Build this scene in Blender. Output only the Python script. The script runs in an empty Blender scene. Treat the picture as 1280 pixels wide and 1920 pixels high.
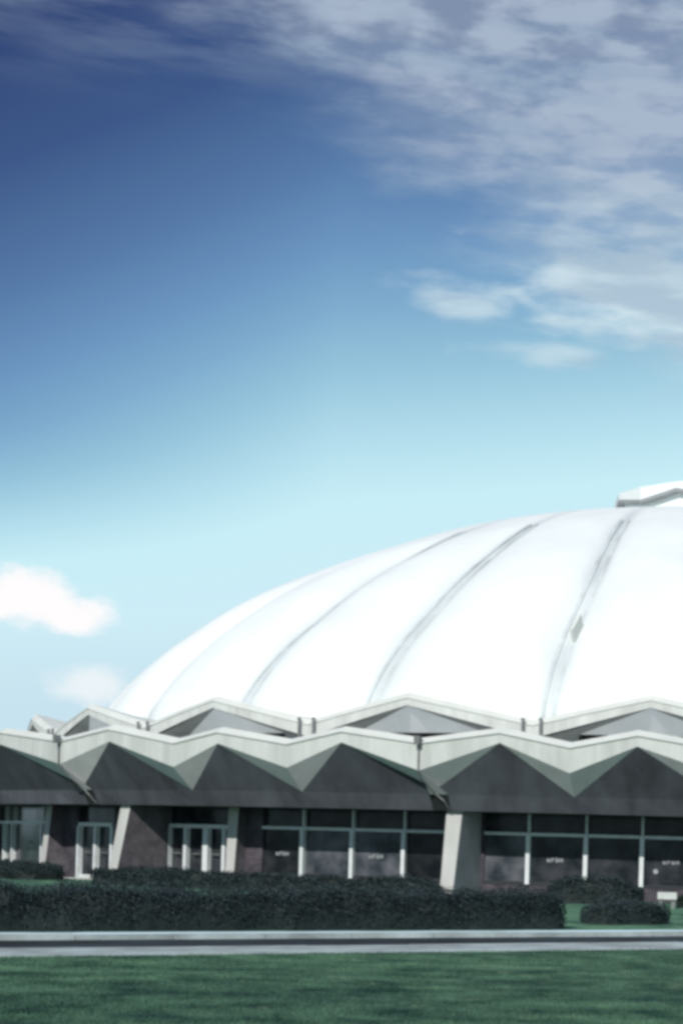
import bpy, math, random
from mathutils import Vector, Matrix, noise
random.seed(7)
S = 1.1                       # metres per working unit
C = bpy.context.scene.collection
rad = math.radians
sin, cos, pi = math.sin, math.cos, math.pi

# ------------------------------------------------------------------ materials
def srgb(r, g, b):
    f = lambda c: (c/12.92 if c <= .04045 else ((c+.055)/1.055)**2.4)
    return (f(r/255), f(g/255), f(b/255), 1)

def mat(name, col, rough=.8, var=.12, scale=1.5, bump=0., bscale=20, col2=None, streak=False, spec=.3, detail=6):
    m = bpy.data.materials.new(name); m.use_nodes = True
    nt = m.node_tree; N = nt.nodes; L = nt.links
    p = N['Principled BSDF']; p.inputs['Roughness'].default_value = rough
    p.inputs['Specular IOR Level'].default_value = spec
    tc = N.new('ShaderNodeTexCoord'); mp = N.new('ShaderNodeMapping')
    L.new(tc.outputs['Object'], mp.inputs['Vector'])
    if streak: mp.inputs['Scale'].default_value = (1, 1, .12)
    n = N.new('ShaderNodeTexNoise'); n.inputs['Scale'].default_value = scale; n.inputs['Detail'].default_value = detail
    n.inputs['Roughness'].default_value = .65
    L.new(mp.outputs[0], n.inputs['Vector'])
    r = N.new('ShaderNodeValToRGB')
    a = tuple(c*(1-var) for c in col[:3])+(1,); b = col2 or tuple(min(1, c*(1+var)) for c in col[:3])+(1,)
    r.color_ramp.elements[0].position = .32; r.color_ramp.elements[1].position = .68
    r.color_ramp.elements[0].color = a; r.color_ramp.elements[1].color = b
    L.new(n.outputs['Fac'], r.inputs['Fac']); L.new(r.outputs['Color'], p.inputs['Base Color'])
    if bump:
        n2 = N.new('ShaderNodeTexNoise'); n2.inputs['Scale'].default_value = bscale; n2.inputs['Detail'].default_value = 5
        L.new(tc.outputs['Object'], n2.inputs['Vector'])
        bp = N.new('ShaderNodeBump'); bp.inputs['Strength'].default_value = bump; bp.inputs['Distance'].default_value = .05
        L.new(n2.outputs['Fac'], bp.inputs['Height']); L.new(bp.outputs[0], p.inputs['Normal'])
    return m

M = {}
M['dome'] = mat('dome membrane', (.80, .845, .835), .6, .05, .30, .06, 5)
M['rib'] = mat('rib gutter', (.54, .59, .60), .85, .22, .6)
M['concrete'] = mat('painted concrete', (.54, .565, .54), .85, .17, 1.5, .1, 30, streak=True)
M['lip'] = mat('roof edge flashing', (.63, .66, .62), .7, .06, 1.0)
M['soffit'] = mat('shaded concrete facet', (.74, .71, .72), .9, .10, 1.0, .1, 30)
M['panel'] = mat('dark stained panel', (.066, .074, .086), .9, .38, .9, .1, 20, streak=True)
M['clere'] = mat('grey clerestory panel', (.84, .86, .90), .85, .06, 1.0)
M['cleresoff'] = mat('shade grey underside', (.27, .29, .30), .9, .15, 1.0)  # darker grey puts the shade of the undersides into the colour
M['void'] = mat('dark recess', (.02, .025, .025), .9, .2, 1)
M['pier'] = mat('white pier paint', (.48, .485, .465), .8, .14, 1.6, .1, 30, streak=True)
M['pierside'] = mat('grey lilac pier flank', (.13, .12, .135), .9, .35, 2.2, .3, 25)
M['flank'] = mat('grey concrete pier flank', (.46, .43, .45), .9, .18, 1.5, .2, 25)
M['frame'] = mat('white painted frame', (.70, .74, .75), .5, .10, 3)
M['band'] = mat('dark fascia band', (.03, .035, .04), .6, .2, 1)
M['metal'] = mat('grey metal', (.17, .18, .18), .6, .25, 4)
M['letter'] = mat('white lettering', (.36, .38, .40), .6, .3, 8)
M['kerb'] = mat('kerb concrete', (.36, .42, .42), .9, .42, .7, .3, 30)
M['slab'] = mat('white concrete slab', (.56, .59, .57), .8, .08, 3, .1, 40)
M['asphalt'] = mat('asphalt', (.026, .038, .045), .95, .6, .35, .4, 60)

def glass_mat():
    m = bpy.data.materials.new('dark window glass'); m.use_nodes = True
    nt = m.node_tree; N = nt.nodes; L = nt.links; p = N['Principled BSDF']
    p.inputs['Roughness'].default_value = .15; p.inputs['Specular IOR Level'].default_value = .2
    tc = N.new('ShaderNodeTexCoord'); n = N.new('ShaderNodeTexNoise'); n.inputs['Scale'].default_value = 1.5
    n.inputs['Detail'].default_value = 6; L.new(tc.outputs['Object'], n.inputs['Vector'])
    r = N.new('ShaderNodeValToRGB'); r.color_ramp.elements[0].position = .35; r.color_ramp.elements[1].position = .7
    r.color_ramp.elements[0].color = (.012, .017, .021, 1); r.color_ramp.elements[1].color = (.065, .068, .078, 1)
    L.new(n.outputs['Fac'], r.inputs['Fac']); L.new(r.outputs[0], p.inputs['Base Color'])
    n2 = N.new('ShaderNodeTexNoise'); n2.inputs['Scale'].default_value = .7
    L.new(tc.outputs['Object'], n2.inputs['Vector'])
    bp = N.new('ShaderNodeBump'); bp.inputs['Strength'].default_value = .15; bp.inputs['Distance'].default_value = .05
    L.new(n2.outputs['Fac'], bp.inputs['Height']); L.new(bp.outputs[0], p.inputs['Normal'])
    return m
M['glass'] = glass_mat()
panes = [M['glass']]
for k_ in (.55, 1.5, 2.1):
    g_ = M['glass'].copy(); g_.name = 'dark window glass'
    rr_ = [n for n in g_.node_tree.nodes if n.type == 'VALTORGB'][0]
    for e_ in rr_.color_ramp.elements: e_.color = tuple(c*k_ for c in e_.color[:3])+(1,)
    panes.append(g_)
prnd = random.Random(3)

def brick_mat():
    m = bpy.data.materials.new('purple brown brick'); m.use_nodes = True
    nt = m.node_tree; N = nt.nodes; L = nt.links; p = N['Principled BSDF']; p.inputs['Roughness'].default_value = .9
    p.inputs['Specular IOR Level'].default_value = .2
    uv = N.new('ShaderNodeUVMap'); uv.uv_map = 'UVMap'
    b = N.new('ShaderNodeTexBrick'); b.inputs['Scale'].default_value = 1
    b.inputs['Brick Width'].default_value = .24; b.inputs['Row Height'].default_value = .085
    b.inputs['Mortar Size'].default_value = .008
    b.inputs['Color1'].default_value = (.056, .050, .060, 1); b.inputs['Color2'].default_value = (.088, .078, .090, 1)
    b.inputs['Mortar'].default_value = (.12, .118, .126, 1)
    L.new(uv.outputs[0], b.inputs['Vector'])
    n = N.new('ShaderNodeTexNoise'); n.inputs['Scale'].default_value = 1.8; n.inputs['Detail'].default_value = 7
    tc = N.new('ShaderNodeTexCoord'); L.new(tc.outputs['Object'], n.inputs['Vector'])
    mx = N.new('ShaderNodeMix'); mx.data_type = 'RGBA'; mx.blend_type = 'MULTIPLY'; mx.inputs[0].default_value = 1
    r = N.new('ShaderNodeValToRGB'); r.color_ramp.elements[0].position = .3; r.color_ramp.elements[1].position = .7
    r.color_ramp.elements[0].color = (.6, .6, .65, 1); r.color_ramp.elements[1].color = (1.3, 1.25, 1.3, 1)
    L.new(n.outputs['Fac'], r.inputs['Fac'])
    L.new(b.outputs['Color'], mx.inputs[6]); L.new(r.outputs[0], mx.inputs[7]); L.new(mx.outputs[2], p.inputs['Base Color'])
    return m
M['brick'] = brick_mat()

def leaf_mat(name, dark, light, scale=3.):
    m = bpy.data.materials.new(name); m.use_nodes = True
    nt = m.node_tree; N = nt.nodes; L = nt.links; p = N['Principled BSDF']; p.inputs['Roughness'].default_value = .6
    p.inputs['Specular IOR Level'].default_value = .25
    tc = N.new('ShaderNodeTexCoord'); n = N.new('ShaderNodeTexNoise'); n.inputs['Scale'].default_value = scale
    n.inputs['Detail'].default_value = 5; n.inputs['Roughness'].default_value = .7
    L.new(tc.outputs['Object'], n.inputs['Vector'])
    r = N.new('ShaderNodeValToRGB'); r.color_ramp.elements[0].position = .36; r.color_ramp.elements[1].position = .66
    r.color_ramp.elements[0].color = dark+(1,); r.color_ramp.elements[1].color = light+(1,)
    L.new(n.outputs['Fac'], r.inputs['Fac']); L.new(r.outputs[0], p.inputs['Base Color'])
    return m
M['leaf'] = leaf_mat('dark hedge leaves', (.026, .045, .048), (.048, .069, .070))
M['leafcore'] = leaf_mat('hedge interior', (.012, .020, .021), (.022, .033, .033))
M['leafgreen'] = leaf_mat('green shrub leaves', (.015, .035, .025), (.045, .085, .058))

def grass_mat(name, k=1.):
    m = bpy.data.materials.new(name); m.use_nodes = True
    nt = m.node_tree; N = nt.nodes; L = nt.links; p = N['Principled BSDF']; p.inputs['Roughness'].default_value = .85
    p.inputs['Specular IOR Level'].default_value = .15
    ge = N.new('ShaderNodeNewGeometry')
    def nz(s, d):
        n = N.new('ShaderNodeTexNoise'); n.inputs['Scale'].default_value = s; n.inputs['Detail'].default_value = d
        n.inputs['Roughness'].default_value = .65; L.new(ge.outputs['Position'], n.inputs['Vector']); return n
    a = nz(1.1, 9); r = N.new('ShaderNodeValToRGB')
    r.color_ramp.elements[0].position = .36; r.color_ramp.elements[1].position = .64
    r.color_ramp.elements[0].color = (.018*k, .056*k, .042*k, 1); r.color_ramp.elements[1].color = (.105*k, .205*k, .130*k, 1)
    L.new(a.outputs['Fac'], r.inputs['Fac'])
    b = nz(.13, 3); r2 = N.new('ShaderNodeValToRGB')
    r2.color_ramp.elements[0].position = .38; r2.color_ramp.elements[1].position = .62
    r2.color_ramp.elements[0].color = (.62, .68, .74, 1); r2.color_ramp.elements[1].color = (1.1, 1.1, 1.05, 1)
    L.new(b.outputs['Fac'], r2.inputs['Fac'])
    mx = N.new('ShaderNodeMix'); mx.data_type = 'RGBA'; mx.blend_type = 'MULTIPLY'; mx.inputs[0].default_value = 1
    L.new(r.outputs[0], mx.inputs[6]); L.new(r2.outputs[0], mx.inputs[7])
    L.new(mx.outputs[2], p.inputs['Base Color'])
    d = nz(1.3, 5); r3 = N.new('ShaderNodeValToRGB'); r3.color_ramp.elements[0].position = .60; r3.color_ramp.elements[1].position = .74
    r3.color_ramp.elements[0].color = (0, 0, 0, 1); r3.color_ramp.elements[1].color = (.75, .75, .75, 1); L.new(d.outputs['Fac'], r3.inputs['Fac'])
    my = N.new('ShaderNodeMix'); my.data_type = 'RGBA'; L.new(r3.outputs[0], my.inputs[0]); L.new(mx.outputs[2], my.inputs[6]); my.inputs[7].default_value = (.19, .26, .165, 1)
    L.new(my.outputs[2], p.inputs['Base Color'])
    c = nz(14, 4); bp = N.new('ShaderNodeBump'); bp.inputs['Strength'].default_value = .6; bp.inputs['Distance'].default_value = .06
    L.new(c.outputs['Fac'], bp.inputs['Height']); L.new(bp.outputs[0], p.inputs['Normal'])
    return m
M['grass'] = grass_mat('lawn ground'); M['verge'] = grass_mat('paler verge grass', 1.55); M['blade'] = grass_mat('grass blades', 1.15)

# ------------------------------------------------------------------ mesh helpers (working units, scaled by S when built)
def P(th, r, z):
    t = rad(th); return (-r*sin(t), -r*cos(t), z)

class MB:
    def __init__(s): s.v = []; s.f = []; s.uv = []; s.mi = []
    def face(s, pts, uv=None, mi=0):
        i = len(s.v); s.v += [tuple(p) for p in pts]; s.f.append(list(range(i, i+len(pts))))
        s.uv += list(uv) if uv else [(0, 0)]*len(pts); s.mi.append(mi)
    def hexa(s, b, t, mi=0):          # 4 bottom points (counter-clockwise from above) and 4 top points
        s.face([b[3], b[2], b[1], b[0]], mi=mi); s.face(t, mi=mi)
        for i in range(4):
            j = (i+1) % 4
            s.face([b[i], b[j], t[j], t[i]], mi=mi)
    def box(s, x0, x1, y0, y1, z0, z1, mi=0):
        b = [(x0, y0, z0), (x1, y0, z0), (x1, y1, z0), (x0, y1, z0)]
        s.hexa(b, [(p[0], p[1], z1) for p in b], mi)
    def polar(s, r0, r1, t0, t1, z0, z1, step=2.):     # curved box, r0 < r1
        n = max(1, int(math.ceil(abs(t1-t0)/step))); a, b = max(t0, t1), min(t0, t1)
        for k in range(n):
            u = a+(b-a)*k/n; w = a+(b-a)*(k+1)/n
            la, lb = -rad(u)*r1, -rad(w)*r1
            o = [P(u, r1, z0), P(w, r1, z0), P(w, r1, z1), P(u, r1, z1)]
            i = [P(u, r0, z0), P(w, r0, z0), P(w, r0, z1), P(u, r0, z1)]
            s.face(o, [(la, z0), (lb, z0), (lb, z1), (la, z1)])
            s.face([i[1], i[0], i[3], i[2]], [(lb, z0), (la, z0), (la, z1), (lb, z1)])
            s.face([o[3], o[2], i[2], i[3]], [(la, 0), (lb, 0), (lb, .2), (la, .2)])
            s.face([i[0], i[1], o[1], o[0]], [(la, 0), (lb, 0), (lb, .2), (la, .2)])
            if k == 0: s.face([i[0], o[0], o[3], i[3]], [(0, z0), (r1-r0, z0), (r1-r0, z1), (0, z1)])
            if k == n-1: s.face([o[1], i[1], i[2], o[2]], [(0, z0), (r1-r0, z0), (r1-r0, z1), (0, z1)])
    def tube(s, pts, r, n=8):
        pts = [Vector(p) for p in pts]; rings = []
        for i, p in enumerate(pts):
            d = (pts[min(i+1, len(pts)-1)]-pts[max(i-1, 0)]).normalized()
            a = d.cross(Vector((0, .3, 1)) if abs(d.z) < .9 else Vector((1, 0, 0))).normalized(); b = d.cross(a)
            rings.append([p+(a*cos(2*pi*k/n)+b*sin(2*pi*k/n))*r for k in range(n)])
        for i in range(len(rings)-1):
            for k in range(n):
                s.face([rings[i][k], rings[i][(k+1) % n], rings[i+1][(k+1) % n], rings[i+1][k]])
        s.face(rings[0][::-1]); s.face(rings[-1])
    def build(s, name, mats, parent=None, merge=False, smooth=False):
        me = bpy.data.meshes.new(name)
        me.from_pydata([(x*S, y*S, z*S) for x, y, z in s.v], [], s.f)
        l = me.uv_layers.new(name='UVMap')
        l.data.foreach_set('uv', [c*S for u in s.uv for c in u])
        if not isinstance(mats, (list, tuple)): mats = [mats]
        for m in mats: me.materials.append(m)
        me.polygons.foreach_set('material_index', s.mi)
        if merge:
            import bmesh
            bm = bmesh.new(); bm.from_mesh(me); bmesh.ops.remove_doubles(bm, verts=bm.verts, dist=.0005)
            bmesh.ops.recalc_face_normals(bm, faces=bm.faces); bm.to_mesh(me); bm.free()
        if smooth: me.polygons.foreach_set('use_smooth', [True]*len(me.polygons))
        me.update()
        o = bpy.data.objects.new(name, me); C.objects.link(o)
        if parent is not None: o.parent = parent
        return o

def tag(o, label=None, cat=None, group=None, kind=None):
    if label: o['label'] = label
    if cat: o['category'] = cat
    if group: o['group'] = group
    if kind: o['kind'] = kind
    return o

def empty(name, loc=(0, 0, 0)):
    o = bpy.data.objects.new(name, None); C.objects.link(o); o.location = [c*S for c in loc]; return o

# ------------------------------------------------------------------ the arena
arena = tag(empty('sports_arena'), 'round sports arena with white ribbed dome above two zigzag folded eaves', 'arena')

# --- canopy: folded plates over the ground floor
RL, RLOW, REAVE, RW = 34.3, 33.5, 33.24, 31.5
val = [(-.35, 4.56, 3.68), (6.83, 4.54, 3.67), (14.13, 4.60, 3.66), (21.22, 4.54, 3.69), (28.27, 4.57, 3.69), (37.24, 4.68, 3.80), (50.2, 4.62, 3.70)]
pk = [(3.70, 4.92, 4.45), (10.18, 4.92, 4.47), (18.22, 4.91, 4.43), (25.40, 4.89, 4.39), (33.04, 5.02, 4.48), (43.8, 5.06, 4.50)]
n_more = 43; st = (360-.35-50.2)/n_more
for k in range(n_more):
    pk.append((50.2+st*(k+.5), 4.92, 4.45))
    if k < n_more-1: val.append((50.2+st*(k+1), 4.56, 3.68))
nf = len(pk)
LIP, LIPIN = .18, .22
fas, lip, roof, sof = MB(), MB(), MB(), MB()
seam_at = set([1+3*k-2+1 for k in range(0, 16)])       # every third valley: index 2, 5, 8 ...
seams = [i for i in range(nf) if i % 3 == 2]
for i in range(nf):
    v0 = val[i]; v1 = val[(i+1) % nf]; p = pk[i]
    t0, tp, t1 = v0[0], p[0], v1[0]
    if t1 < t0: t1 += 360
    for (ta, za, ba), (tb, zb, bb), (la, lb) in (((t0,)+v0[1:], p, (0, 1)), (p, (t1,)+v1[1:], (1, 0))):
        # front face of the fascia, with the sloping flashing above it
        fas.face([P(ta, RL, ba), P(tb, RL, bb), P(tb, RL, zb-LIP), P(ta, RL, za-LIP)])
        lip.face([P(ta, RL+.05, za-LIP), P(tb, RL+.05, zb-LIP), P(tb, RL-LIPIN, zb), P(ta, RL-LIPIN, za)])
        lip.face([P(ta, RL, za-LIP-.04), P(tb, RL, zb-LIP-.04), P(tb, RL+.05, zb-LIP), P(ta, RL+.05, za-LIP)])
        roof.face([P(ta, RL-LIPIN, za), P(tb, RL-LIPIN, zb), P(tb, 28.8, 4.5), P(ta, 28.8, 4.4)])
    # light facets that fold in below the valley
    ez = 2.57
    a0 = t0-.95 if i in seams else t0
    zl0 = 3.03; zl1 = 3.03
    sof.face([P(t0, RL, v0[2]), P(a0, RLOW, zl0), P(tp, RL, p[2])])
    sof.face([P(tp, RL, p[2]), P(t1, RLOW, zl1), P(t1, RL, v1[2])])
    if i in seams:
        sof.face([P(t0, RL, v0[2]), P(t0, RLOW, zl0), P(a0, RLOW, zl0)])
    # dark triangular panel under the peak
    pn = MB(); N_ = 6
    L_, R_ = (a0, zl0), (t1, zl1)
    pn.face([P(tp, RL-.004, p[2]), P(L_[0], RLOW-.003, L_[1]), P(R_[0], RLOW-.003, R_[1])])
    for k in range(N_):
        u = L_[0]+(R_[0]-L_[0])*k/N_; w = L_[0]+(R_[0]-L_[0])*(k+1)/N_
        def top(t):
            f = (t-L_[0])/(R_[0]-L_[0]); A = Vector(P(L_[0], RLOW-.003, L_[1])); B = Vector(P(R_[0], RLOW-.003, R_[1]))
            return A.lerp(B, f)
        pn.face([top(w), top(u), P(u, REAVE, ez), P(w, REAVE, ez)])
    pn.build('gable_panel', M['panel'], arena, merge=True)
    if i in seams:                                     # dark gap where two roof sections meet
        sof.face([P(t0, RLOW-.003, zl0), P(t0, REAVE, ez), P(a0, REAVE, ez), P(a0, RLOW-.003, zl0)], mi=1)
fo = fas.build('canopy_fascia', M['concrete'], arena, merge=True)
lip.build('flashing', M['lip'], fo)
roof.build('canopy_roof', M['lip'], arena, merge=True)
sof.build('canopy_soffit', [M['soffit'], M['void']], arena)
for i in seams:                                        # expansion joint line and drain pipe on each seam
    t, zt, zb = val[i]
    d = MB()
    d.tube([P(t, RL+.06, zt-.02), P(t, RL+.05, zb-.02), P(t-.02, RL-.08, zb-.2), P(t-.3, RLOW+.06, 3.06), P(t-.75, RLOW, 2.84), P(t-.9, 33.3, 2.6)], .023, 8)
    o = d.build('drain_pipe', M['metal'], arena)
    b = MB(); b.polar(RL+.03, RL+.22, t-.14, t+.14, zt-.22, zt+.03); b.build('scupper', M['metal'], o)

# --- eave soffit, band above the windows
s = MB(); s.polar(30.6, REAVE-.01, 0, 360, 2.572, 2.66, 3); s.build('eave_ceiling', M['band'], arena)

# --- clerestory ring: folded plates under the dome
RU = 30.5
fas, lip, roof, soff = MB(), MB(), MB(), MB()
back = MB()
for k in range(25):
    tp = 3.82+14.4*k; t0 = tp-7.7; t1 = t0+14.4
    zt, zb, vt, vb = 6.24, 5.84, 5.42, 4.86
    for (ta, za, ba), (tb, zc, bb) in (((t0, vt, vb), (tp, zt, zb)), ((tp, zt, zb), (t1, vt, vb))):
        n = 5
        for q in range(n):
            f0, f1 = q/n, (q+1)/n
            l = lambda a, b, f: a+(b-a)*f
            u, w = l(ta, tb, f0), l(ta, tb, f1)
            z0, z1, b0, b1 = l(za, zc, f0), l(za, zc, f1), l(ba, bb, f0), l(ba, bb, f1)
            fas.face([P(u, RU, b0), P(w, RU, b1), P(w, RU, z1-LIP), P(u, RU, z0-LIP)])
            lip.face([P(u, RU+.04, z0-LIP), P(w, RU+.04, z1-LIP), P(w, RU-.14, z1), P(u, RU-.14, z0)])
            lip.face([P(u, RU, z0-LIP-.03), P(w, RU, z1-LIP-.03), P(w, RU+.04, z1-LIP), P(u, RU+.04, z0-LIP)])
            roof.face([P(u, RU-.14, z0), P(w, RU-.14, z1), P(w, 26.9, 5.5), P(u, 26.9, 5.5)])
    hw = 4.4
    apex = P(tp, RU-.05, zb-.01); bl = P(tp+hw, 29.6, 5.06); br = P(tp-hw, 29.6, 5.06)
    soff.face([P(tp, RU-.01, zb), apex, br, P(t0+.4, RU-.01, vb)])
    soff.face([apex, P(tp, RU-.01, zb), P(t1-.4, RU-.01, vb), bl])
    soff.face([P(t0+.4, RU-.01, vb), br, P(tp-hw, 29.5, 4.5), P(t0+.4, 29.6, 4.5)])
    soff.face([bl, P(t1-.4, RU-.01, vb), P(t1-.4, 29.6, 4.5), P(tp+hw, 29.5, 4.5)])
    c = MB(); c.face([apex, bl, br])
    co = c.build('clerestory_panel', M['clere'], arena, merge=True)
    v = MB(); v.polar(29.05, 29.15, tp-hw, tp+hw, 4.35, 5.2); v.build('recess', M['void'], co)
    # pair of vent posts standing in the valley gutter
    for dt in (-.52, .52):
        b = MB(); b.tube([P(t1+dt, RU+.12, 4.75), P(t1+dt, RU+.12, 5.43)], .045, 8)
        b.tube([P(t1+dt, RU+.12, 5.40), P(t1+dt, RU+.12, 5.46)], .06, 8)
        b.build('vent_post', M['metal'], arena)
co = fas.build('clerestory_fascia', M['concrete'], arena, merge=True)
lip.build('flashing', M['lip'], co)
roof.build('clerestory_roof', M['lip'], arena, merge=True)
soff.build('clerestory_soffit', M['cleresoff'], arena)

# --- dome: 25 gores bulging between gutter ribs
prof = [(28.0, 5.0), (27.7, 6.4), (27.05, 7.45), (26.1, 8.55), (25, 9.55), (23, 11.05), (21, 12.2), (18, 13.6), (15.5, 14.6), (13, 15.4), (10, 16.0), (7, 16.6), (4, 17.2), (0, 17.5)]
def prof_pts(n):
    out = []
    m = len(prof)
    for i in range(m-1):
        p0 = prof[max(i-1, 0)]; p1 = prof[i]; p2 = prof[i+1]; p3 = prof[i+2] if i+2 < m else (-prof[i][0], prof[i][1])
        for q in range(n):
            t = q/n
            h = lambda a, b, c, d: .5*((2*b)+(-a+c)*t+(2*a-5*b+4*c-d)*t*t+(-a+3*b-3*c+d)*t**3)
            out.append((h(p0[0], p1[0], p2[0], p3[0]), h(p0[1], p1[1], p2[1], p3[1])))
    out.append(prof[-1]); return out
pp = prof_pts(6)
def sstep(a, b, x):
    x = max(0, min(1, (x-a)/(b-a))); return x*x*(3-2*x)
ribs_at = [11.6, 25.3, 38.2, 53.0]+[53.0+(371.6-53)/25*(k+1) for k in range(24)]
NG, SUB, GROOVE = 28, 18, .75
def drift(r): return 2.4*(1-sstep(13, 24, r))
angs = []
for k in range(NG):
    a = ribs_at[k]; b = ribs_at[k+1] if k+1 < NG else 371.6
    angs += [(a+(b-a)*q/SUB, q/SUB) for q in range(SUB)]
bm_v, bm_f = [], []
for j, (r, z) in enumerate(pp[:-1]):
    r2, z2 = pp[j+1]; dr, dz = r2-r, z2-z; ln = math.hypot(dr, dz); nx, nz = dz/ln, -dr/ln
    for t, f in angs:
        a = -GROOVE*sstep(13, 25, r)*min(1, abs(2*f-1)/.92)**2.6
        bm_v.append(tuple(c*S for c in P(t+drift(r), r+nx*a, z+nz*a)))
nn = NG*SUB
for j in range(len(pp)-2):
    for k in range(nn):
        k2 = (k+1) % nn
        bm_f.append((j*nn+k2, j*nn+k, (j+1)*nn+k, (j+1)*nn+k2))
bm_v.append((0, 0, prof[-1][1]*S)); top = len(bm_v)-1
for k in range(nn): bm_f.append(((len(pp)-2)*nn+(k+1) % nn, (len(pp)-2)*nn+k, top))
me = bpy.data.meshes.new('dome'); me.from_pydata(bm_v, [], bm_f); me.materials.append(M['dome'])
me.polygons.foreach_set('use_smooth', [True]*len(me.polygons)); me.update()
# groove shading and run-off dirt painted beside each gutter, as a mesh attribute
at_ = me.attributes.new('shade_grime', 'FLOAT', 'POINT')
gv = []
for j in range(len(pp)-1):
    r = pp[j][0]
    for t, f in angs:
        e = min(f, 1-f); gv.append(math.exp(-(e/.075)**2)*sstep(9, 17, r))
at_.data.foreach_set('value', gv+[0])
def shade_grime(m):
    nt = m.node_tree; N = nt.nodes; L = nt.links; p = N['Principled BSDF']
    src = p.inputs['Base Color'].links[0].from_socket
    a = N.new('ShaderNodeAttribute'); a.attribute_name = 'shade_grime'
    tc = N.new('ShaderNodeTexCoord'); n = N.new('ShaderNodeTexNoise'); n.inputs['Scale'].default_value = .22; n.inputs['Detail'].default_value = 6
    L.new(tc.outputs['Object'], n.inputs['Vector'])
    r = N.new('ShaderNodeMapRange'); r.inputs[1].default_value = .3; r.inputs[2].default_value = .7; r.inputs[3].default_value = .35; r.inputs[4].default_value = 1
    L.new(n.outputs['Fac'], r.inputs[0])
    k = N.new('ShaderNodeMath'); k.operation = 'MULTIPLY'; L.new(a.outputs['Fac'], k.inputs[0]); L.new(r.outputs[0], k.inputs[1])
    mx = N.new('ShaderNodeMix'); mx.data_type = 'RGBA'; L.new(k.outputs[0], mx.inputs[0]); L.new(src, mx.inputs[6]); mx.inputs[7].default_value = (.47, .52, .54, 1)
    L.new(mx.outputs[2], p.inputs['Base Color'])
M['membrane'] = M['dome'].copy(); M['membrane'].name = 'groove shaded weathered membrane'; shade_grime(M['membrane'])
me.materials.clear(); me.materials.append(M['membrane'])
dome = bpy.data.objects.new('dome', me); C.objects.link(dome); dome.parent = arena
rb = MB()
for off in (-1, 1):
    prev = None
    for j, (r, z) in enumerate(pp):
        if r < 16.0: break
        r2, z2 = pp[j+1]; ln = math.hypot(r2-r, z2-z); nx, nz = (z2-z)/ln, -(r2-r)/ln
        ins = GROOVE*sstep(13, 25, r)
        sp = .19*(.35+.65*sstep(6, 24, r)); w = .07*(.5+.5*sstep(6, 20, r))
        up = .07
        x0, x1 = off*sp-w, off*sp+w
        def g(x, h):
            d_ = rad(drift(r)); yy = -(r+nx*(h-ins)); return (x*cos(d_)+yy*sin(d_), -x*sin(d_)+yy*cos(d_), z+nz*(h-ins))
        ring = [g(x0, -.05), g(x1, -.05), g(x1, up), g(x0, up)]
        if prev:
            for q in range(4): rb.face([prev[q], prev[(q+1) % 4], ring[(q+1) % 4], ring[q]])
        prev = ring
rib0 = rb.build('rib', M['rib'], dome, merge=True); rib0.rotation_euler.z = -rad(ribs_at[0])
for k in range(1, NG):
    c = rib0.copy(); C.objects.link(c); c.parent = dome; c.rotation_euler.z = -rad(ribs_at[k])

def dome_at(t, r):
    for (ra, za), (rb_, zb_) in zip(pp[:-1], pp[1:]):
        if rb_ <= r <= ra: return za+(zb_-za)*(ra-r)/(ra-rb_+1e-9)
hb = MB()
q0, q1 = Vector(P(11.05, 25.7, dome_at(0, 25.7)-.1)), Vector(P(10.9, 25.0, dome_at(0, 25.0)-.1))
ax = (q1-q0).normalized(); sd_ = Vector((cos(rad(11)), -sin(rad(11)), 0)); nn_ = sd_.cross(ax).normalized()
if nn_.z < 0: nn_ = -nn_
c0 = [q0-sd_*.05-nn_*.7, q0+sd_*.05-nn_*.7, q1+sd_*.05-nn_*.7, q1-sd_*.05-nn_*.7]
hb.hexa(c0, [p+nn_*.60 for p in c0]); hb.build('roof_hatch', M['lip'], dome, merge=True)

# --- zigzag cap on the crown
cap, cs = MB(), MB()
RC = 5.25
for k in range(8):
    tv = 2+45*k; tp = tv+22.5; t2 = tv+45
    zv, zp, ztv, ztp = 17.46, 17.80, 18.12, 18.16
    for (ta, za, ya), (tb, zb, yb) in (((tv, zv, ztv), (tp, zp, ztp)), ((tp, zp, ztp), (t2, zv, ztv))):
        cap.face([P(ta, RC, za), P(tb, RC, zb), P(tb, RC, yb), P(ta, RC, ya)])
        cap.face([P(ta, RC, ya), P(tb, RC, yb), (0, 0, 18.3)])
        cs.face([P(tb, RC-.01, zb), P(ta, RC-.01, za), P(ta, 4.95, za-.03), P(tb, 4.95, zb-.03)])
        cap.face([P(ta, 4.95, 16.3), P(tb, 4.95, 16.3), P(tb, 4.95, zb), P(ta, 4.95, za)])
        cs.face([P(ta, RC+.03, za-.10), P(tb, RC+.03, zb-.10), P(tb, RC+.03, zb+.06), P(ta, RC+.03, za+.06)])  # added dark trim that widens the shade line under the cap
        cs.face([P(tb, RC+.03, zb-.10), P(ta, RC+.03, za-.10), P(ta, RC-.26, za-.10), P(tb, RC-.26, zb-.10)])
cp = cap.build('roof_cap', M['dome'], arena, merge=True)
cs.build('cap_underside', M['cleresoff'], cp)

# --- ground-floor wall: brick between the openings
GZ = .05
openings = [(63.0, 47.3), (43.8, 39.5), (34.1, 28.45), (26.5, 14.3), (12.5, -7.2)]
w = MB()
def wallseg(a, b): w.polar(31.25, RW, b, a, GZ-.3, 2.62, 1.5)
cur = 68
for a, b in openings:
    wallseg(cur, a); cur = b
wallseg(cur, -292); 
wall = w.build('wall', M['brick'], arena)
for a, b in openings:
    if (a, b) in ((43.8, 39.5), (34.1, 28.45)): continue
    q = MB(); q.polar(31.25, RW, b, a, GZ-.3, .5, 1.5); q.build('sill_wall', M['brick'], wall)

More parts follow.
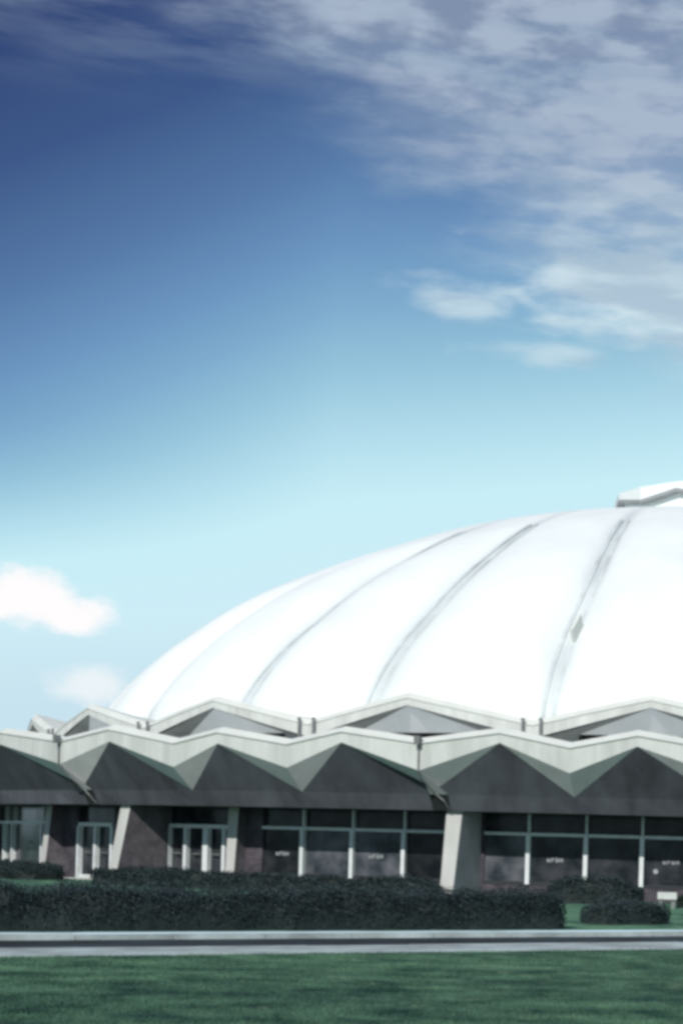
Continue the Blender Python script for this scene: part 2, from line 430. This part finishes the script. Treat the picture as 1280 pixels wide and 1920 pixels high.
def lettering(t, z, parent, wd=.52, h=.13, n=4):
    b = MB(); dt = math.degrees(wd/n/31.4)
    for k in range(n):
        a = t+dt*(n/2-k); hh = h*(.8+.2*((k*7) % 3)/2)
        b.polar(31.43, 31.445, a-dt*.30, a-dt*.08, z, z+hh)
        b.polar(31.43, 31.446, a-dt*.78, a-dt*.30, z+hh*(.78 if k % 2 else .0), z+hh*(1. if k % 2 else .22))
        if k != 1: b.polar(31.43, 31.444, a-dt*.80, a-dt*.62, z+hh*.0, z+hh*.9)
        b.polar(31.43, 31.443, a-dt*.78, a-dt*.30, z+hh*.42, z+hh*.6)
    return b.build('window_lettering', M['letter'], parent)

def window(t0, t1, mull, signs, zs=.5, zt=1.97, mw=.062):
    f = MB(); d = math.degrees
    f.polar(31.28, 31.52, t1, t0, zs-.02, zs+.08, 1.5)
    fr = f.build('window', M['band'], arena)
    tr = MB(); tr.polar(31.36, 31.54, t1, t0, zt-.045, zt+.045, 1.5); tr.build('transom', M['frame'], fr)
    for m_ in mull:
        b = MB(); h = d(mw/31.5)
        b.polar(31.38, 31.58, m_-h, m_+h, zs, zt+.02, 3); b.polar(31.32, 31.50, m_-h*.6, m_+h*.6, zt+.02, 2.60, 3)
        b.build('mullion', M['frame'], fr)
    es = [t0]+list(mull)+[t1]
    for a, b_ in zip(es[:-1], es[1:]):
        h = d(mw/31.5) if True else 0
        g = MB(); g.polar(31.39, 31.42, b_, a, zs+.08, zt-.045, 3); g.build('pane', prnd.choice(panes), fr)
        g = MB(); g.polar(31.33, 31.36, b_, a, zt+.045, 2.60, 3); g.build('clerestory_pane', prnd.choice(panes[:2]), fr)
    for t, z in signs: lettering(t, z, fr)
    return fr
window(63.0, 47.3, [59.6, 56.31, 49.4], [(52.4, 1.2)])
window(26.5, 14.3, [23.66, 20.39, 17.19], [(25.13, 1.12), (18.94, 1.12)])
wr = window(12.5, -7.2, [10.03, 6.88, 3.87, .80, -2.3, -5.2], [(8.55, 1.17), (2.30, 1.2), (-3.8, 1.18)])
b = MB(); b.tube([P(3.12, 31.43, .98), P(3.12, 31.46, .98)], .075, 10); b.build('round_sticker', M['letter'], wr)

# --- double door with a pale step, and the wide glazed entrance
def leafset(name, t0, t1, stiles, z0, zt, wide=()):
    f = MB(); d = lambda x: math.degrees(x/31.5)
    f.polar(31.3, 31.57, t1, t0, zt-.09, zt+.03, 1.5)
    fr = f.build(name, M['frame'], arena)
    es = [t0]+stiles+[t1]
    for k, s_ in enumerate(es):
        h = d(.11) if s_ in wide else d(.065)
        q = MB(); q.polar(31.38, 31.59, s_-h, s_+h, z0, zt-.09, 3); q.build('stile', M['frame'], fr)
    for a, b_ in zip(es[:-1], es[1:]):
        g = MB(); g.polar(31.39, 31.42, b_, a, z0+.06, zt-.09, 3); lf = g.build('door_leaf', M['glass'], fr)
        rl = MB(); rl.polar(31.38, 31.50, b_, a, z0+.0, z0+.16, 3); rl.build('kick_rail', M['frame'], lf)
        hd = MB(); m_ = (a+b_)/2; hd.tube([P(m_-.35, 31.5, z0+.9), P(m_-.35, 31.55, z0+.93), P(m_+.25, 31.55, z0+.93), P(m_+.25, 31.5, z0+.9)], .022, 6)
        hd.build('push_bar', M['metal'], lf)
    g = MB(); g.polar(31.30, 31.33, t1, t0, zt+.03, 2.60, 2); g.build('transom_pane', M['glass'], fr)
    return fr
d1 = leafset('door', 43.65, 39.6, [41.5], GZ+.02, 1.97)
q = MB(); q.polar(31.63, 32.15, 40.4, 43.5, GZ-.1, GZ+.07, 2); q.build('doorstep', M['slab'], d1)
leafset('entrance_door', 34.0, 28.6, [32.45, 30.75, 29.3], GZ+.1, 1.99, wide=(30.75,))

# --- leaning piers and slimmer posts
def pier(t, r0, rt, rb_, hw, zt, name='pier', r_in=31.45, side='pierside'):
    b = MB()
    def pt(r, s, z, w): 
        q = Vector(P(t, r, z)); tg = Vector((cos(rad(t)), -sin(rad(t)), 0)); return tuple(q+tg*s*w)
    zb = GZ-.25
    bo = [pt(rb_, -1, zb, hw*.85), pt(rb_, 1, zb, hw*.85), pt(r_in, 1, zb, hw), pt(r_in, -1, zb, hw)]
    to = [pt(rt, -1, zt, hw*1.1), pt(rt, 1, zt, hw*1.1), pt(r_in, 1, zt, hw), pt(r_in, -1, zt, hw)]
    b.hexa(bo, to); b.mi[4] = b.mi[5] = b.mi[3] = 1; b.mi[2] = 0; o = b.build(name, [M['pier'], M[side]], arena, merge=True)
    m = o.modifiers.new('b', 'BEVEL'); m.width = .02; m.segments = 2
    return o
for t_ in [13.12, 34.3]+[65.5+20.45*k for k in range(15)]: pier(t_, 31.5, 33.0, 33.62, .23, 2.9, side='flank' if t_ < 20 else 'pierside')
pier(46.5, 31.5, 31.9, 32.15, .22, 2.58, 'post'); pier(28.1, 31.5, 31.85, 32.0, .20, 2.58, 'post')

# ------------------------------------------------------------------ ground, road, kerbs
KD = Vector((10.84, 7.34, 0)).normalized(); KN = Vector((-KD.y, KD.x, 0))      # along the road, and towards the arena
F0 = Vector((-11.45, -53.66, 0)); N0 = Vector((-5.72, -54.45, 0)); N1 = Vector((-5.41, -56.22, 0))
dF, dN0, dN1 = F0.dot(KN), N0.dot(KN), N1.dot(KN)
ROADZ = -.12
def strip_pt(s_, d_, z): q = KD*s_+KN*d_; return (q.x, q.y, z)
SA, SB = -160, 160
def gz(x, y):
    r = math.hypot(x, y); return .09*(1-sstep(38, 45, r))
# near lawn sheet reaching the horizon in front, arena side with a slight bank
g = MB()
g.face([strip_pt(-6000, -6000, 0), strip_pt(6000, -6000, 0), strip_pt(6000, dN1, 0), strip_pt(-6000, dN1, 0)])
dB = dF+.17
xs = [-6000, -400, -160, -120]+list(range(-90, 91, 3))+[120, 160, 400, 6000]; ds = [0, 1, 2, 4, 6, 8, 10, 13, 16, 19, 22, 26, 30, 36, 44, 56, 70, 90, 120, 300, 6000]
def gp_(s_, k): q = KD*s_+KN*(dB+k); return (q.x, q.y, gz(q.x, q.y))
for a, b_ in zip(xs[:-1], xs[1:]):
    for c, d in zip(ds[:-1], ds[1:]):
        g.face([gp_(a, c), gp_(b_, c), gp_(b_, d), gp_(a, d)], mi=1)
lawn = tag(g.build('lawn', [M['grass'], M['verge']]), kind='structure')
r_ = MB(); r_.face([strip_pt(-6000, dN0, ROADZ), strip_pt(6000, dN0, ROADZ), strip_pt(6000, dF, ROADZ), strip_pt(-6000, dF, ROADZ)])
tag(r_.build('road', M['asphalt']), kind='structure')
def kerb_run(name, d0, d1, z0, z1, seg, jit):
    k = MB(); s_ = SA; i = 0
    while s_ < SB:
        e = s_+seg; dz = random.uniform(-jit, jit); dd = random.uniform(-jit, jit)
        b = [strip_pt(s_, d0+dd, z0), strip_pt(e-.012, d0+dd, z0), strip_pt(e-.012, d1+dd, z0), strip_pt(s_, d1+dd, z0)]
        k.hexa(b, [(p[0], p[1], z1+dz) for p in b]); s_ = e
    return tag(k.build(name, M['kerb']), kind='structure')
kerb_run('kerb', dF-.02, dF+.19, ROADZ-.1, -.03, 1.6, .006)
kerb_run('pavement', dN0, dN1+.02 if dN1 > dN0 else dN1-.02, ROADZ-.1, .012, 1.7, .006)

# grass blades standing in the part of the lawn near the camera
def blades(name, n, gen, h0, h1, w0):
    v, f = [], []
    for _ in range(n):
        x, y, z = gen()
        a = random.uniform(0, 2*pi); h = random.uniform(h0, h1); lx, ly = random.gauss(0, .4)*h, random.gauss(0, .4)*h
        i = len(v); c_, s_ = cos(a)*w0, sin(a)*w0
        v += [((x-c_)*S, (y-s_)*S, (z-.01)*S), ((x+c_)*S, (y+s_)*S, (z-.01)*S), ((x+lx)*S, (y+ly)*S, (z+h)*S)]
        f.append((i, i+1, i+2))
    me = bpy.data.meshes.new(name); me.from_pydata(v, [], f); me.materials.append(M['blade']); me.update()
    o = bpy.data.objects.new(name, me); C.objects.link(o); return o
def near_gen():
    while True:
        d = 13+ (random.random()**1.2)*18; x = random.uniform(-.47, .06)*d; y = -81+d
        q = Vector((x, y, 0))
        if q.dot(KN) < dN1-.02:
            if noise.noise((x*.8, y*.8, 0)) < -.25 and random.random() < .5: continue
            return x, y, 0
tag(blades('grass', 110000, near_gen, 0.012, .034, .008), 'short teal green lawn grass in the foreground', 'grass', kind='stuff')

# ------------------------------------------------------------------ hedges and shrubs
def hedge(name, path, width, height, label, cat='hedge', group=None, leaf='leaf', dens=330, ls=.042, rough=.10, zfun=None, seed=0, sag=0.):
    rnd = random.Random(seed)
    pts = [Vector((p[0], p[1], 0)) for p in path]
    cum = [0]
    for a, b in zip(pts[:-1], pts[1:]): cum.append(cum[-1]+(b-a).length)
    tot = cum[-1]
    def at(s_):
        s_ = max(0, min(tot, s_))
        for i in range(len(pts)-1):
            if s_ <= cum[i+1] or i == len(pts)-2:
                d = (pts[i+1]-pts[i]).normalized(); return pts[i]+d*(s_-cum[i]), d
    zb = zfun or gz
    def surf(s_, a, inset=0.):               # a in 0..pi round the section, rounded ends
        p, d = at(s_); nrm = Vector((-d.y, d.x, 0))
        e = min(s_, tot-s_)/(width*.55); endf = 1 if e >= 1 else math.sqrt(max(0, 1-(1-e)**2))
        ca, sa = cos(a), sin(a); ex = .42
        X = math.copysign(abs(ca)**ex, ca)*width/2*(.45+.55*endf); Z = abs(sa)**ex*height*(.55+.45*endf)
        hv = 1+.10*noise.noise((s_*.45, seed*3.1, 0))+.05*noise.noise((s_*1.7, seed, 3))
        q = p+nrm*X; n3 = noise.noise((q.x*1.6, q.y*1.6, Z*1.6+seed))*rough+noise.noise((q.x*5, q.y*5, Z*5+seed))*rough*.5
        k = 1-inset+n3/ max(.3, height)
        return Vector((p.x+nrm.x*X*k, p.y+nrm.y*X*k, zb(q.x, q.y)-.02+Z*hv*k))
    ns = max(6, int(tot/.25)); na = 12
    core = MB()
    gr = [[surf(tot*i/ns, pi*j/na, .10) for j in range(na+1)] for i in range(ns+1)]
    for i in range(ns):
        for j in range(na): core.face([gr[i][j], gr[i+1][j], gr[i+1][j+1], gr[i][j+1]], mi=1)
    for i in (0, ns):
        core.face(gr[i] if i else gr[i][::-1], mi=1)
    area = tot*(width+2*height)
    for _ in range(int(area*dens)):
        s_ = rnd.uniform(0, tot); a = rnd.random()
        # even spread over side, top, side
        u = a*(2*height+width)
        if u < height: an = .0+ (u/height)*.83
        elif u < height+width: an = .83+(u-height)/width*(pi-1.66)
        else: an = pi-(u-height-width)/height*.83
        p = surf(s_, an, rnd.uniform(-.07, .12))
        l = ls*rnd.uniform(.6, 1.3)
        ax = Vector((rnd.gauss(0, 1), rnd.gauss(0, 1), rnd.gauss(.3, .8))).normalized(); bx = ax.orthogonal().normalized()
        nm = Vector((rnd.gauss(0, .55), rnd.gauss(0, .55), 1)).normalized(); ax = nm.orthogonal().normalized(); ax = Matrix.Rotation(rnd.uniform(0, 2*pi), 3, nm) @ ax; bx = nm.cross(ax)
        core.face([p-ax*l, p+bx*l*.55, p+ax*l, p-bx*l*.55])
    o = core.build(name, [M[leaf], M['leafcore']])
    return tag(o, label, cat, group)

def along(s0, s1, off, n=24):
    return [tuple((KD*(s0+(s1-s0)*i/n)+KN*(dF+off)).to_2d()) for i in range(n+1)]
sR = Vector((-2.95, -47.0, 0)).dot(KD); sL = Vector((-18, -58, 0)).dot(KD)
hedge('hedge', along(sL, sR, 1.05), 1.35, .745, 'long dark clipped hedge along the kerb in front of the arena', dens=1100, ls=.024, seed=1)
def arc(t0, t1, r, n=24): return [(-r*sin(rad(t0+(t1-t0)*i/n)), -r*cos(rad(t0+(t1-t0)*i/n))) for i in range(n+1)]
G = 'low shrub beds against the arena wall'
hedge('shrub_bed', arc(57, 39.6, 33.8), 2.2, .50, 'low dark shrub bed under the far left windows beside the doorstep', 'shrubs', G, seed=2, rough=.16, dens=600, ls=.034)
hedge('shrub_bed', arc(33.6, 12.9, 34.25), 1.1, .52, 'long dark shrub bed under the middle windows between the two big piers', 'shrubs', G, seed=3, rough=.16, dens=600, ls=.034)
hedge('shrub_bed', arc(7.5, 3.2, 34.6, 10), 1.2, .70, 'short dark shrub bed under the right windows behind the small clipped bush', 'shrubs', G, seed=4, rough=.16, dens=600, ls=.034)
hedge('shrub_bed', arc(1.6, -5, 35.2, 10), 1.1, .42, 'green low shrub bed beside the white bench at the right edge', 'shrubs', G, leaf='leafgreen', seed=5, rough=.16, dens=600, ls=.034)
hedge('bush', [(-2.75, -44.6), (-1.9, -44.15), (-1.05, -43.7)], 1.0, .46, 'small clipped dark bush on the grass right of the long hedge end', 'bush', seed=6, rough=.14, dens=900, ls=.028)

# small white bench slab on two supports
be = tag(empty('bench', (-1.22, -36.3, gz(-1.22, -36.3))), 'small white slab bench on the grass in front of the right windows', 'bench')
b = MB(); b.box(-.25, .25, -.2, .2, .24, .42); o = b.build('seat', M['slab'], be); mo = o.modifiers.new('b', 'BEVEL'); mo.width = .02; mo.segments = 2
for sx in (-.16, .16):
    b = MB(); b.box(sx-.05, sx+.05, -.15, .15, -.05, .24); b.build('leg', M['metal'], be)

# ------------------------------------------------------------------ camera
cam = bpy.data.cameras.new('camera'); co = bpy.data.objects.new('camera', cam); C.objects.link(co)
cam.sensor_fit = 'HORIZONTAL'; cam.sensor_width = 36; cam.lens = 36*3187/1280
cam.shift_x = -(1340-640)/1280; cam.shift_y = (1595-960)/1280
cam.clip_end = 20000; cam.clip_start = .1
co.matrix_world = Matrix.Translation((0, -81*S, 1.65*S)) @ Matrix.Rotation(rad(90), 4, 'X') @ Matrix.Rotation(rad(1.6), 4, 'Z')
sc = bpy.context.scene; sc.camera = co

# ------------------------------------------------------------------ sun and sky
SUN_AZ, SUN_EL = 13, 35          # degrees to the left behind the camera
sd = Vector((-sin(rad(SUN_AZ))*cos(rad(SUN_EL)), -cos(rad(SUN_AZ))*cos(rad(SUN_EL)), sin(rad(SUN_EL))))
sl = bpy.data.lights.new('sun', 'SUN'); sl.energy = 3.6; sl.angle = rad(.5); sl.color = (1, .965, .91)
so = bpy.data.objects.new('sun', sl); C.objects.link(so); so.rotation_euler = sd.to_track_quat('Z', 'Y').to_euler()
so.location = (-40, -120, 90)

world = bpy.data.worlds.new('World'); sc.world = world; world.use_nodes = True
nt = world.node_tree; N = nt.nodes; L = nt.links; N.clear()
def V(x):
    return x
def math_(op, a, b=None, c=None, clamp=False):
    n = N.new('ShaderNodeMath'); n.operation = op; n.use_clamp = clamp
    for i, x in enumerate((a, b, c)):
        if x is None: continue
        if isinstance(x, (int, float)): n.inputs[i].default_value = x
        else: L.new(x, n.inputs[i])
    return n.outputs[0]
def smooth(a, b, x):
    n = N.new('ShaderNodeMapRange'); n.interpolation_type = 'SMOOTHSTEP'
    n.inputs[1].default_value = a; n.inputs[2].default_value = b
    L.new(x, n.inputs[0]); return n.outputs[0]
def mixc(f, a, b):
    n = N.new('ShaderNodeMix'); n.data_type = 'RGBA'
    L.new(f, n.inputs[0])
    for i, x in ((6, a), (7, b)):
        if isinstance(x, tuple): n.inputs[i].default_value = x
        else: L.new(x, n.inputs[i])
    return n.outputs[2]
tc = N.new('ShaderNodeTexCoord'); sx = N.new('ShaderNodeSeparateXYZ'); L.new(tc.outputs['Generated'], sx.inputs[0])
el = math_('MULTIPLY', math_('ARCSINE', sx.outputs[2]), 180/pi)
az = math_('MULTIPLY', math_('ARCTAN2', sx.outputs[0], sx.outputs[1]), 180/pi)
azc = math_('MINIMUM', math_('MAXIMUM', az, -34), 12)
dz_ = math_('SUBTRACT', -13, azc)
el2 = math_('ADD', el, math_('ADD', math_('MULTIPLY', math_('MULTIPLY', math_('MAXIMUM', dz_, 0), .50), smooth(3, 13, el)), math_('MULTIPLY', math_('MINIMUM', dz_, 0), .12)))
rp = N.new('ShaderNodeValToRGB'); cr = rp.color_ramp
stops = [(0, (196, 222, 236)), (4.5, (200, 228, 240)), (8, (205, 237, 247)), (11, (200, 238, 247)), (13, (178, 220, 236)), (15, (151, 197, 220)), (17, (127, 172, 206)), (19, (107, 148, 191)), (21.5, (86, 121, 167)), (25, (62, 89, 137)), (30, (46, 64, 112))]
cr.elements[0].position = 0; cr.elements[0].color = srgb(*stops[0][1]); cr.elements[1].position = 1; cr.elements[1].color = srgb(*stops[-1][1])
for e, c in stops[1:-1]:
    q = cr.elements.new(e/30); q.color = srgb(*c)
L.new(math_('DIVIDE', el2, 30), rp.inputs['Fac'])
cv = N.new('ShaderNodeCombineXYZ')
def fbm(sxx, syy, scale, detail, rough, seed, dist=0.):
    cmb = N.new('ShaderNodeCombineXYZ'); L.new(math_('MULTIPLY', az, sxx), cmb.inputs[0]); L.new(math_('MULTIPLY', el, syy), cmb.inputs[1]); cmb.inputs[2].default_value = seed
    n = N.new('ShaderNodeTexNoise'); n.inputs['Scale'].default_value = scale; n.inputs['Detail'].default_value = detail; n.inputs['Roughness'].default_value = rough
    n.inputs['Distortion'].default_value = dist
    L.new(cmb.outputs[0], n.inputs['Vector']); return n.outputs['Fac']
n1 = fbm(.40, 1.35, .5, 8, .56, 4.2, .15); n2 = fbm(.26, 1.5, .75, 6, .5, 9.1, .15); n4 = fbm(.50, 1.45, .8, 7, .54, 1.7, .1); n3 = fbm(1, 1.4, .9, 7, .6, 2.5)
def blob(a0, e0, sa, se):
    da = math_('DIVIDE', math_('SUBTRACT', az, a0), sa); de = math_('DIVIDE', math_('SUBTRACT', el, e0), se)
    return math_('SUBTRACT', 1, math_('SQRT', math_('ADD', math_('MULTIPLY', da, da), math_('MULTIPLY', de, de))))
# big soft sheet of cloud, upper right
dline = math_('DIVIDE', math_('SUBTRACT', el, math_('SUBTRACT', 15.9, math_('MULTIPLY', math_('ADD', az, 3), .60))), 1.17)
dens = math_('ADD', math_('ADD', math_('MULTIPLY', dline, .20), .10), math_('MULTIPLY', math_('SUBTRACT', n1, .5), 1.7))
cA = math_('MULTIPLY', smooth(-.15, .85, dens), .90)
cA = math_('MULTIPLY', cA, math_('ADD', .50, math_('MULTIPLY', smooth(.36, .60, n4), .50)))
cA = math_('MULTIPLY', cA, smooth(-2.6, 1.2, dline))
veil = math_('MULTIPLY', math_('MULTIPLY', smooth(.42, .72, n2), smooth(21.5, 25.5, el)), .40)
cA = math_('MAXIMUM', cA, veil)
def puff(b, amt, lo, hi, nn, k):
    return math_('MULTIPLY', smooth(lo, hi, math_('ADD', b, math_('MULTIPLY', math_('SUBTRACT', nn, .5), k))), amt)
p1 = puff(blob(-8.6, 17.5, 2.9, .95), .66, -.05, 1.0, n4, 2.4)
p2 = puff(blob(-6.0, 16.1, 3.2, .66), .62, 0, 1.0, n4, 1.9)
p3 = puff(blob(-2.6, 18.0, 7.0, 2.4), .86, 0, .7, n4, 1.7)
cU = math_('MAXIMUM', math_('MAXIMUM', p1, p2), math_('MAXIMUM', p3, cA))
shade = mixc(smooth(18.0, 22.5, el), srgb(210, 229, 237), srgb(174, 189, 208))
shade = mixc(math_('MULTIPLY', smooth(.40, .62, n2), .55), shade, srgb(146, 170, 194))
col = mixc(cU, rp.outputs[0], shade)
# bright cumulus low on the left
q1 = puff(blob(-22.4, 7.25, 2.4, 1.15), 1., .0, .62, n3, 1.2)
q2 = puff(blob(-20.9, 6.85, 1.7, .8), 1., .0, .65, n3, 1.2)
q3 = puff(blob(-20.2, 4.6, 1.6, .8), .6, 0, .8, n3, 1.2)
cL = math_('MAXIMUM', math_('MAXIMUM', q1, q2), q3)
col = mixc(cL, col, (1.0, .98, .985, 1))
bg1 = N.new('ShaderNodeBackground'); L.new(col, bg1.inputs[0]); bg1.inputs[1].default_value = 1.0
sky = N.new('ShaderNodeTexSky'); sky.sky_type = 'NISHITA'; sky.sun_disc = False
sky.sun_elevation = rad(SUN_EL); sky.sun_rotation = rad(180+SUN_AZ); sky.altitude = 300
bg2 = N.new('ShaderNodeBackground'); L.new(sky.outputs[0], bg2.inputs[0]); bg2.inputs[1].default_value = .10
ms = N.new('ShaderNodeMixShader'); L.new(smooth(27, 38, el), ms.inputs[0]); L.new(bg1.outputs[0], ms.inputs[1]); L.new(bg2.outputs[0], ms.inputs[2])
out = N.new('ShaderNodeOutputWorld'); L.new(ms.outputs[0], out.inputs[0])

sc.view_settings.view_transform = 'Standard'; sc.view_settings.look = 'None'
sc.view_settings.exposure = 0; sc.view_settings.gamma = 1
sc.render.engine = 'CYCLES'
sc.cycles.pixel_filter_type = 'BLACKMAN_HARRIS'; sc.cycles.filter_width = 3.5
sc.cycles.max_bounces = 6
